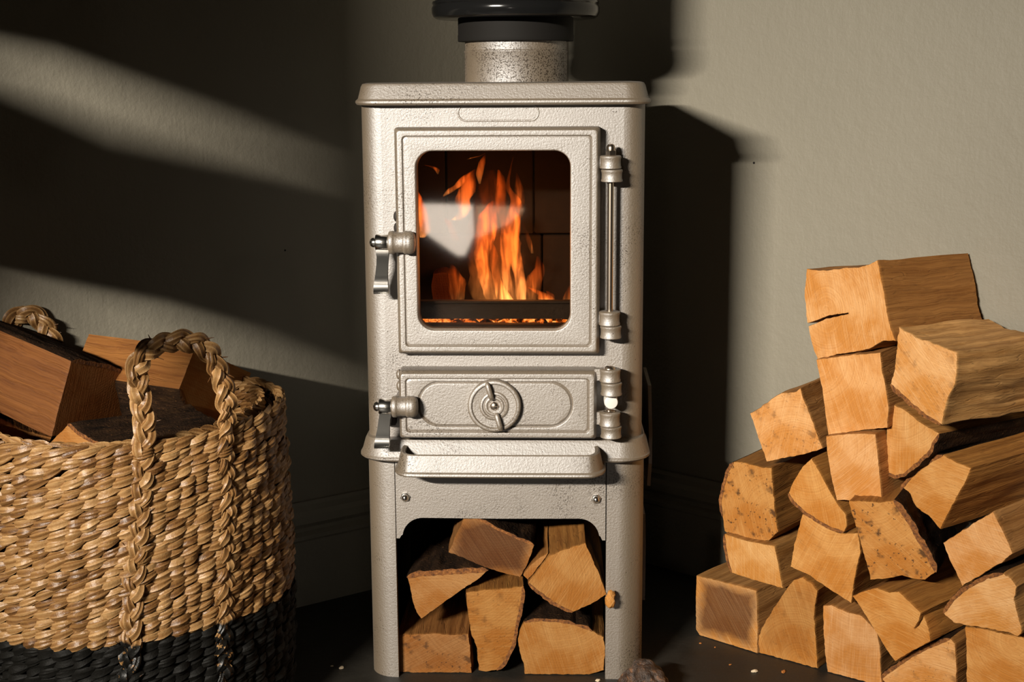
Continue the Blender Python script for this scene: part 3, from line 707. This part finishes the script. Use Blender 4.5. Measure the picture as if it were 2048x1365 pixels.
stack('mould-spotted split log with bark on its rounded left edge', Z6,
      [(517, 158), (525, 280), (535, 400), (552, 520), (500, 568), (430, 575), (350, 555), (290, 540), (250, 515), (238, 430), (230, 340), (245, 260), (270, 180), (300, 125), (345, 125), (400, 140), (460, 155)],
      .022, axis=AX(50, 1), L=.155, bark=((9, 12),), tint=DEEP, pith=(.05, -.02), spots=1, thick=.003)
stack('low plain split log sandwiched between the mould-spotted log and the brown-ended log', Z6,
      [(533, 600), (550, 680), (565, 760), (580, 838), (480, 810), (380, 780), (290, 750), (270, 680), (255, 600), (250, 532), (300, 545), (380, 570), (460, 585)],
      .010, axis=AX(48, 0), L=.155, bark=((6, 8),), tint=(1.0, .97, .88), pith=(.06, .06), thick=.0025, rough=.7)
stack('brown-centred split log with a pale border at the lower left corner of the stack', Z6,
      [(430, 850), (435, 950), (438, 1080), (435, 1213), (330, 1180), (200, 1137), (110, 1110), (90, 1070), (87, 900), (92, 765), (200, 790), (320, 820)],
      .002, axis=AX(47, 0), L=.150, tint=(1.0, .99, 1.0), pith=(0, .1), stain=.95, zmin=.0006, rough=.6)
stack('triangular orange split log on the floor beside the brown-centred log', Z6,
      [(775, 850), (765, 920), (755, 1000), (765, 1100), (770, 1200), (775, 1308), (680, 1280), (560, 1255), (470, 1240), (445, 1200), (438, 1110), (480, 1020), (540, 930), (590, 850), (640, 790), (690, 775), (740, 810)],
      .003, axis=AX(52, 0), L=.150, tint=(.86, .74, .50), pith=(.01, -.05), spots=.25, stain=.3, zmin=.0006)
stack('pale split log third along the floor row, frayed upper edge', Z6,
      [(1020, 990), (1060, 1030), (1110, 1080), (1125, 1160), (1130, 1260), (1136, 1400), (1040, 1400), (940, 1365), (830, 1318), (815, 1200), (805, 1050), (805, 935), (850, 930), (940, 970)],
      .000, axis=AX(52, 0), L=.150, tint=PINK, pith=(.0, .1), stain=.18, zmin=.0006)
stack('leaf-shaped orange split log with bark along its lower left edge', Z6,
      [(740, 105), (780, 170), (820, 245), (850, 300), (900, 380), (935, 425), (940, 490), (925, 520), (850, 497), (760, 447), (690, 398), (640, 350), (610, 300), (640, 230), (690, 150)],
      .008, axis=AX(50, 0), L=.155, bark=((7, 11),), tint=(.94, .82, .58), pith=(-.02, .05), thick=.003)
stack('broad orange split log under the leaf-shaped log, pointed at its foot', Z6,
      [(1003, 525), (1018, 630), (1000, 700), (985, 780), (970, 870), (965, 922), (900, 880), (820, 830), (720, 760), (620, 715), (640, 600), (665, 500), (690, 418), (720, 430), (780, 470), (860, 512), (930, 530)],
      .008, axis=AX(52, 0), L=.155, tint=(.95, .84, .62), pith=(.0, .07), spots=.15)
stack('mould-spotted split log in the middle of the stack with thick bark down its right', Z6,
      [(1205, 340), (1240, 400), (1300, 490), (1350, 580), (1400, 670), (1440, 745), (1380, 790), (1320, 785), (1250, 765), (1150, 785), (1070, 790), (1050, 700), (1020, 600), (985, 470), (960, 400), (950, 345), (1050, 345), (1130, 352)],
      -.014, axis=AX(64, -1), L=.14, bark=((0, 4),), tint=(.84, .72, .50), pith=(-.03, .06), spots=1, thick=.006)
stack('long split log with a broad shaded side right of the mould-spotted middle log', Z6,
      [(1640, 160), (1600, 250), (1550, 340), (1500, 430), (1465, 505), (1435, 470), (1400, 430), (1330, 380), (1262, 345), (1240, 290), (1300, 210), (1380, 140), (1480, 85), (1560, 130)],
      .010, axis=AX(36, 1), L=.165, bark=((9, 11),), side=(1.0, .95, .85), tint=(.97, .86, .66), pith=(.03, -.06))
stack('pale square-ended split log at the right edge over the bark-topped log', Z6,
      [(1760, 405), (1800, 480), (1840, 560), (1872, 640), (1800, 700), (1700, 760), (1590, 825), (1550, 740), (1510, 660), (1480, 580), (1560, 530), (1660, 465)],
      -.022, axis=AX(40, 2), L=.16, tint=PINK, pith=(.06, .05))
stack('pale ragged split log with an arched bark top at the right edge', Z6,
      [(1820, 750), (1862, 780), (1897, 830), (1880, 900), (1895, 960), (1925, 1080), (1900, 1110), (1860, 1090), (1760, 1070), (1600, 1045), (1540, 1030), (1482, 975), (1540, 900), (1620, 830), (1720, 780)],
      -.024, axis=AX(42, 3), L=.16, bark=((11, 14),), tint=PALE, pith=(.0, -.07), rough=1.3)
stack('orange split log with a hollow reddish upper side low in the middle of the stack', Z6,
      [(1110, 835), (1180, 860), (1230, 853), (1290, 910), (1355, 975), (1340, 1030), (1318, 1062), (1322, 1066), (1350, 1034), (1372, 992), (1400, 1060), (1410, 1135), (1330, 1180), (1210, 1248), (1180, 1210), (1130, 1130), (1080, 1050), (1020, 950), (970, 880), (1040, 850)],
      -.012, axis=AX(40, 2), L=.155, tint=(.97, .84, .60), pith=(.0, -.05))
stack('split log with an arc of bark over its top, on the floor near the right', Z6,
      [(1520, 1120), (1550, 1150), (1555, 1250), (1560, 1460), (1180, 1430), (1130, 1345), (1200, 1290), (1300, 1220), (1420, 1160)],
      -.004, axis=AX(48, 0), L=.150, bark=((5, 8),), tint=(1.05, .98, .92), pith=(.02, -.08), spots=.5, zmin=.0006)
stack('orange split log at the lower right corner of the picture, on the floor', Z6,
      [(2010, 1130), (2020, 1300), (2020, 1560), (1615, 1520), (1610, 1200), (1605, 1052), (1700, 1062), (1850, 1097), (1936, 1115)],
      -.008, axis=AX(48, 0), L=.150, tint=(.96, .84, .62), pith=(.01, .02), zmin=.0006)

# --- logs in the store under the stove
G2 = 'split logs in the store under the stove'
def store(label, poly, yl, deg=90, pitch=0, L=.19, **kw):
    p = RZ @ V((0, yl, 0)); n = RZ @ V((0, -1, 0))
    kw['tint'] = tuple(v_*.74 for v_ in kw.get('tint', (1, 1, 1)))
    return split_log(label, G2, [Z4(*q) for q in poly], p, n, axis=RZ @ V(AX(deg, pitch)), L=L, **kw)
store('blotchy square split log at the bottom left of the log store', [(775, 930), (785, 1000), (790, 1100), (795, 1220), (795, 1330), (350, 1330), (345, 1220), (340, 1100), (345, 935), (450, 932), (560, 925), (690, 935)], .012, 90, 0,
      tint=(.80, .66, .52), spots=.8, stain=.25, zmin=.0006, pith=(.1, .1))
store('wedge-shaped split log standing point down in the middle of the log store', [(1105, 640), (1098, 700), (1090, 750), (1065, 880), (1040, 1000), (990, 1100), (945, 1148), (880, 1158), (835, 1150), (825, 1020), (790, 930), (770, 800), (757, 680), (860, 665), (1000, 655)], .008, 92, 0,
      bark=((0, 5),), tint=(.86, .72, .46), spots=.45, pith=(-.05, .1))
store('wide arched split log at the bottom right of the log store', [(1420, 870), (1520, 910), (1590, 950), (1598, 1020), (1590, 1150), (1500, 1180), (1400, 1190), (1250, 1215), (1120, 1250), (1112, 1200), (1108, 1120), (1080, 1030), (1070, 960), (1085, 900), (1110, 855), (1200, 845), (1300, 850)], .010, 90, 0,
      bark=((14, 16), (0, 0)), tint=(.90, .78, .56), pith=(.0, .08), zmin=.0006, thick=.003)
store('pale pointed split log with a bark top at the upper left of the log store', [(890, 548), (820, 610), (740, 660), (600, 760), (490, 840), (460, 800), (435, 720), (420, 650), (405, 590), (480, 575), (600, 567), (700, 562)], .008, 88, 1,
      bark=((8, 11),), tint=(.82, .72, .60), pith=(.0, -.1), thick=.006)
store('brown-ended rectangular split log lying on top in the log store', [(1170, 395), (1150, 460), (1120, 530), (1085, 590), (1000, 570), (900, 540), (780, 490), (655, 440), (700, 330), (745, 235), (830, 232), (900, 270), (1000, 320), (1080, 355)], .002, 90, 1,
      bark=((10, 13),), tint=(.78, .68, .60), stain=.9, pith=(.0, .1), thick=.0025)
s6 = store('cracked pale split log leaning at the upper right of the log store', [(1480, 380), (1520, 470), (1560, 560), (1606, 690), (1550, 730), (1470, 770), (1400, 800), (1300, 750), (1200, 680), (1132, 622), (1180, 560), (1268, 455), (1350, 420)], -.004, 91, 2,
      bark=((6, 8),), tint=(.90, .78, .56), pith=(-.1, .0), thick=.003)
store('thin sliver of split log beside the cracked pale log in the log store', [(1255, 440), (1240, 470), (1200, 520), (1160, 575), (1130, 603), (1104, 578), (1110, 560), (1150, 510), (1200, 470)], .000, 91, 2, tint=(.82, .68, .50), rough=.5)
p_ = RZ @ V((0, .15, 0))
o_ = split_log('charred log standing dimly lit at the left behind the stove glass', None, [ZF(*q) for q in ((318, 930), (330, 1020), (330, 1130), (165, 1130), (150, 1020), (165, 925), (240, 915))], p_, RZ @ V((0, -1, 0)), axis=RZ @ V((0, 1, 0)), L=.045, tint=(.30, .22, .14), rough=.8, stain=.4)
c = RZ @ sloc(*Z4(1630, 722), -.012)
bm = bmesh.new(); bmesh.ops.create_icosphere(bm, subdivisions=3, radius=1, matrix=Matrix.Diagonal((.0058, .006, .0105, 1)))
for v_ in bm.verts: v_.co += v_.co.normalized()*.003*fbm(v_.co*260, 3)
bmesh.ops.transform(bm, matrix=s6.matrix_world.inverted() @ Matrix.Translation(c), verts=bm.verts[:])
obj('splinter', bm, WEND, s6, 60)

# ------------------------------------------------------------------ basket
BC = V((-.425, -.060, 0)); BA, BB, BEXP = .168, .150, 2.3
BORDER, RIM = .1385, .342
def brad(th, z):
    a = th-LA; c, s = abs(math.cos(a))/BA, abs(math.sin(a))/BB
    r = (c**BEXP+s**BEXP)**(-1/BEXP)
    return r*(.975+.03*math.sin(PI*min(1, z/RIM)))
def bpos(th, z, o=0):
    r = brad(th, z)+o; return V((r*math.cos(th), r*math.sin(th), z))
BK = tag(empty('log_basket', BC), 'woven straw log basket with a black-dyed base and plaited handles', 'basket')
NR = 33; PITCH = RIM/NR
def sag(th): return .004*math.sin(2*th+.6)+.006*max(0, math.cos(th-.25))**3
def stitch(bm, lay, th, z, ln, wd, tilt, out, tone, ro=0):
    r = brad(th, z); m = 8; n = 15
    rings = []
    tw = random.uniform(-.5, .5); ph = random.random()*6
    for k in range(m+1):
        s = k/m; q = s-.5; pr = max(.10, math.sin(PI*min(1, s*.94+.03))**.8); t = th+q*ln/r
        zc = z+q*tilt; base = bpos(t, min(max(zc, .001), RIM), ro); nrm = V((math.cos(t), math.sin(t), 0)); zz = V((0, 0, 1))
        o = out*math.sin(PI*s)+.0012*(s-.5)
        ring = []
        for i in range(n):
            a = 2*PI*i/n+tw*s
            rg = 1+.20*math.cos(5*a+ph)
            ring.append(V((base.x, base.y, zc))+nrm*(o+.0034*pr*math.cos(a)*rg)+zz*(wd*pr*math.sin(a)*rg))
        rings.append(ring)
    vs = loft(bm, rings)
    for r_ in vs:
        for i, v_ in enumerate(r_): v_[lay] = min(1, max(0, tone+.34*math.cos(5*(2*PI*i/n)+ph)))
random.seed(11)
for row in range(NR):
    zc = (row+.5)*PITCH; blk = zc < BORDER
    bm = bmesh.new(); lay = bm.verts.layers.float.new('tone')
    cnt = 62; off = random.random()*.1
    for i in range(cnt):
        th = 2*PI*(i+off+random.uniform(-.18, .18))/cnt
        z = zc+sag(th)*(zc/RIM)**2
        tl = random.uniform(.7, 1.25)
        if row > NR-8: stitch(bm, lay, th, z, .030, PITCH*.5, -PITCH*.9, -.0042, random.betavariate(2, 2.6), -.012)
        stitch(bm, lay, th, z, 0.0305*random.uniform(.85, 1.25), PITCH*.50*random.uniform(.85, 1.15), PITCH*.95*tl, .0058*random.uniform(.6, 1.45), random.betavariate(2.4, 2))
    o = obj('coil', bm, STRAWB if blk else STRAW, BK, 28)
    if blk: o['label'] = 'black-dyed woven coil'
# inner wall and bottom
bm = bmesh.new(); N = 64
loft(bm, [[bpos(2*PI*i/N, min(z, RIM), of)+V((0, 0, sag(2*PI*i/N)*(z/RIM)**2)) for i in range(N)] for z, of in ((.002, -.004), (.10, -.004), (.20, -.004), (RIM-.014, -.004), (RIM-.014, -.008), (.20, -.009), (.012, -.012))], False, True)
loft(bm, [[bpos(2*PI*i/N, .01, -.006)*1+V((0, 0, z-.01)) for i in range(N)] for z in (.001, .008)])
obj('inner_wall', bm, m_plain('dark_straw_lining', (.10, .05, .018), .9), BK, 40)
def hit_basket(px, py, out=.006):
    d = ray(px, py); lo, hi = .6, 1.7; p = None
    t = lo
    while t < 2.2:
        p = CAM+d*t-BC; r = math.hypot(p.x, p.y)
        if r < brad(math.atan2(p.y, p.x), min(max(p.z, 0), RIM))+out: return p
        t += .0015
    return None
def rope(name, pts, width, nside, twist=.058):
    P = catmull(pts, 10); 
    # even spacing
    acc = [0]
    for a, b in zip(P, P[1:]): acc.append(acc[-1]+(b-a).length)
    tot = acc[-1]; m = int(tot/.0022); Q = []; j = 0
    for i in range(m+1):
        s = tot*i/m
        while j < len(acc)-2 and acc[j+1] < s: j += 1
        Q.append(P[j].lerp(P[j+1], (s-acc[j])/max(1e-9, acc[j+1]-acc[j])))
    bm = bmesh.new(); lay = bm.verts.layers.float.new('tone'); n = 18
    for st in range(3):
        rings = []; ph0 = 2*PI*st/3; tb = random.uniform(.35, .8)
        for i, p in enumerate(Q):
            s = tot*i/m; t = (Q[min(i+1, m)]-Q[max(i-1, 0)]).normalized(); nn = nside(i/m, p); nn = (nn-t*nn.dot(t)).normalized(); b = t.cross(nn)
            ph = 2*PI*s/twist+ph0; wv = 1+.12*math.sin(s*90+st)
            A, B = width*.36*wv, width*.20
            c = p+b*A*math.sin(ph)+nn*B*math.sin(2*ph)
            dA = A*math.cos(ph)*2*PI/twist; dr = (t+b*dA).normalized(); side = dr.cross(nn).normalized()
            rad = width*.30*(1+.12*math.sin(2*PI*s/(twist/2)+st*2))
            ring = []
            for k in range(n):
                a = 2*PI*k/n+s*40; rg = 1+.17*math.cos(6*(2*PI*k/n)+st)
                ring.append(c+nn*rad*.72*math.cos(a)*rg+side*rad*math.sin(a)*rg)
            rings.append(ring)
        vs = loft(bm, rings)
        for ri, r_ in enumerate(vs):
            sh = .18*math.sin(ri*.13+st*2)
            for i, v_ in enumerate(r_): v_[lay] = min(1, max(0, tb+sh+.42*math.cos(6*(2*PI*i/n)+st)))
    # loose fibre ends
    for q in range(int(tot/.02)):
        i = random.randint(4, m-4); p = Q[i]; t = (Q[i+1]-Q[i-1]).normalized(); nn = nside(i/m, p); b = t.cross(nn).normalized()*random.choice((-1, 1))
        d = (b*.8+t*random.uniform(-.2, 1)+nn*.3).normalized(); st_ = p+b*width*.4
        tube(bm, [st_, st_+d*.004+nn*.001, st_+d*random.uniform(.007, .012)+nn*.001], [.0009, .0007, .0003], 5)
    return obj(name, bm, ROPE, BK, 40)
legL = [(256, 1420), (258, 1340), (262, 1255), (268, 1150), (275, 1060), (282, 960), (286, 905)]
legR = [(447, 900), (455, 980), (452, 1060), (450, 1150), (448, 1240), (446, 1330), (444, 1400)]
pl = [hit_basket(*q) for q in legL]; pr_ = [hit_basket(*q) for q in legR]
ch = pr_[0]-pl[-1]; cn = V((ch.y, -ch.x, 0)).normalized()
arch = [(287, 850), (281, 795), (272, 748), (285, 712), (315, 692), (355, 682), (397, 690), (427, 718), (444, 765), (452, 805), (455, 850)]
pa = [on_plane(*q, pl[-1]+BC, cn)-BC for q in arch]
HAND = rope('handle', pl+pa+pr_, .0172, lambda s, p: V((p.x, p.y, 0)).normalized() if .42 > s or s > .62 else cn if cn.dot(V((0, -1, 0))) > 0 else -cn)
for p in (pl[-1], pr_[0]):
    bm = bmesh.new(); nn = V((p.x, p.y, 0)).normalized(); sd_ = V((-nn.y, nn.x, 0)); lay = bm.verts.layers.float.new('tone')
    for k in range(3):
        tube(bm, [p+V((0, 0, -.004+.003*k))+sd_*.0092*math.cos(a)+nn*.0066*math.sin(a)+V((0, 0, .001*math.sin(2*a))) for a in [2*PI*i/20 for i in range(21)]], .0014, 6)
    for v_ in bm.verts: v_[lay] = .35
    obj('binding', bm, STRAW, HAND, 60)
hb = [(-42, 790), (-30, 735), (-8, 690), (14, 655), (40, 631), (66, 630), (88, 652), (104, 684), (116, 722), (124, 770), (128, 830)]
bp = BC+V((-.085, .125, 0))
rope('handle', [on_plane(*q, bp, V((.35, -.94, 0)))-BC for q in hb], .0178, lambda s, p: V((.35, -.94, 0)))

# --- logs in the basket
G3 = 'split logs in the basket'
def blog(label, poly, y, n=(0, -1, 0), **kw): return split_log(label, G3, poly, V((0, y, 0)), n, **kw)
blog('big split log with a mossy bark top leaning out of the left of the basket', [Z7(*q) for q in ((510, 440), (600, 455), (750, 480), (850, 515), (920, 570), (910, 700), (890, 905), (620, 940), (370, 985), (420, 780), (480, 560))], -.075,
     axis=(-.80, .42, .22), L=.17, bark=((0, 4),), tint=(.44, .31, .20), pith=(.0, .05), thick=.0042, rough=.6)  # tint darkened to put the shade over this log into its colour
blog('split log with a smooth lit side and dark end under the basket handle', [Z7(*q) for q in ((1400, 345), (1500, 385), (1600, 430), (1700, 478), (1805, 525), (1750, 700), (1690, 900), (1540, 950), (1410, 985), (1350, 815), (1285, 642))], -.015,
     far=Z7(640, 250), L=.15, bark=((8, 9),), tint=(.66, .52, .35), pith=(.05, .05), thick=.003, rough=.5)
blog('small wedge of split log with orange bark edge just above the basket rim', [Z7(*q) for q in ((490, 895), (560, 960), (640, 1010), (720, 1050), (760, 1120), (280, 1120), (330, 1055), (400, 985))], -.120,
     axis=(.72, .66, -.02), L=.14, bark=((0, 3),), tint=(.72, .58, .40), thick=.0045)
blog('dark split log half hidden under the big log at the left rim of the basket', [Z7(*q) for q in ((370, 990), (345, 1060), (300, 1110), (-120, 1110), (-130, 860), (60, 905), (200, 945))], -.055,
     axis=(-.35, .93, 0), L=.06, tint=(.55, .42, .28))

# ------------------------------------------------------------------ small things on the floor
def rock(px, py, sx, sy, sz, mat, name, label, cat, seed, group=None, rz=0, z=0):
    p = on_plane(px, py, (0, 0, 0), (0, 0, 1)); bm = bmesh.new()
    bmesh.ops.create_icosphere(bm, subdivisions=4, radius=1)
    for v_ in bm.verts:
        c = v_.co.copy(); f = 1+.42*fbm(c*1.1+V((seed, 0, 0)), 2)+.07*fbm(c*4+V((0, seed, 0)), 2)
        v_.co = V((c.x*sx*f, c.y*sy*f, max(c.z*f, -.55)*sz+sz*.55))
    o = obj(name, bm, mat, None, 40); o.location = (p.x, p.y, z); o.rotation_euler = (0, 0, rz); tag(o, label, cat, group); return o
rock(1286, 1388, .029, .018, .026, CHAR, 'bark_chunk', 'glossy dark lump of bark on the floor by the right stove leg', 'bark', 2.0, rz=-.5)
rock(1300, 1343, .007, .004, .004, CHAR, 'bark_chip', 'small brown bark chip behind the dark bark lump', 'bark', 6.0, rz=.3)
chips = [(683, 1338, 3.0, .6, 'white fleck of debris on the dark floor left of the stove', 0), (664, 1334, 1.6, .2, 'tiny pale fleck beside the white fleck left of the stove', 0), (1567, 1346, 3.2, 1.1, 'orange wood chip on the floor before the triangular log', 1), (1509, 1345, 3.6, .1, 'pale straw-like wood chip on the floor left of the orange chip', 0),
         (1460, 1331, 1.6, .4, 'tiny orange crumb on the floor before the brown-centred log', 1), (1401, 1288, 1.4, .3, 'tiny brown crumb at the foot of the brown-centred log', 1), (1430, 1296, 1.4, 1.3, 'tiny rust crumb under the edge of the brown-centred log', 1), (1196, 1363, 2.8, .5, 'shiny grey chip on the floor inside the right stove leg', 0)]
PALEW, RUST = m_plain('pale_wood_chip', (.62, .50, .34), .7), m_plain('rusty_wood_chip', (.45, .16, .03), .8)
for px, py, s, r, lab, kk in chips:
    s *= .0011; rock(px, py, s, s*.6, s*.5, RUST if kk else PALEW, 'wood_chip', lab, 'chip', px*.37, 'wood chips on the floor', r)

# ------------------------------------------------------------------ window behind the camera (mirrored in the stove glass)
GN_ = RZ @ V((0, -1, 0)); GP_ = RZ @ V((0, -.0125, 0))
def mirror_to(px, py, yw):
    p = on_plane(px, py, GP_, GN_); d = (p-CAM).normalized(); d = d-2*d.dot(GN_)*GN_
    return p+d*((yw-p.y)/d.y)
WY = -3.0
WGLOW = m_emit('bright_window_pane', (1, .90, .78), 11); WDIM = m_emit('curtained_window_pane', (1, .72, .48), 4.5)
bm = bmesh.new()
def wpane(pxs, mat): loft(bm, [[mirror_to(x, y, WY)+V((0, o, 0)) for x, y in pxs] for o in (0, -.01)], mat=mat)
wpane([(846, 408), (945, 411), (948, 470), (930, 512), (915, 512), (852, 468)], 0)
wpane([(953, 412), (1020, 414), (1050, 418), (1018, 448), (985, 462), (953, 478)], 1)
win = obj('window_1', bm, [WGLOW, WDIM]); tag(win, kind='structure')
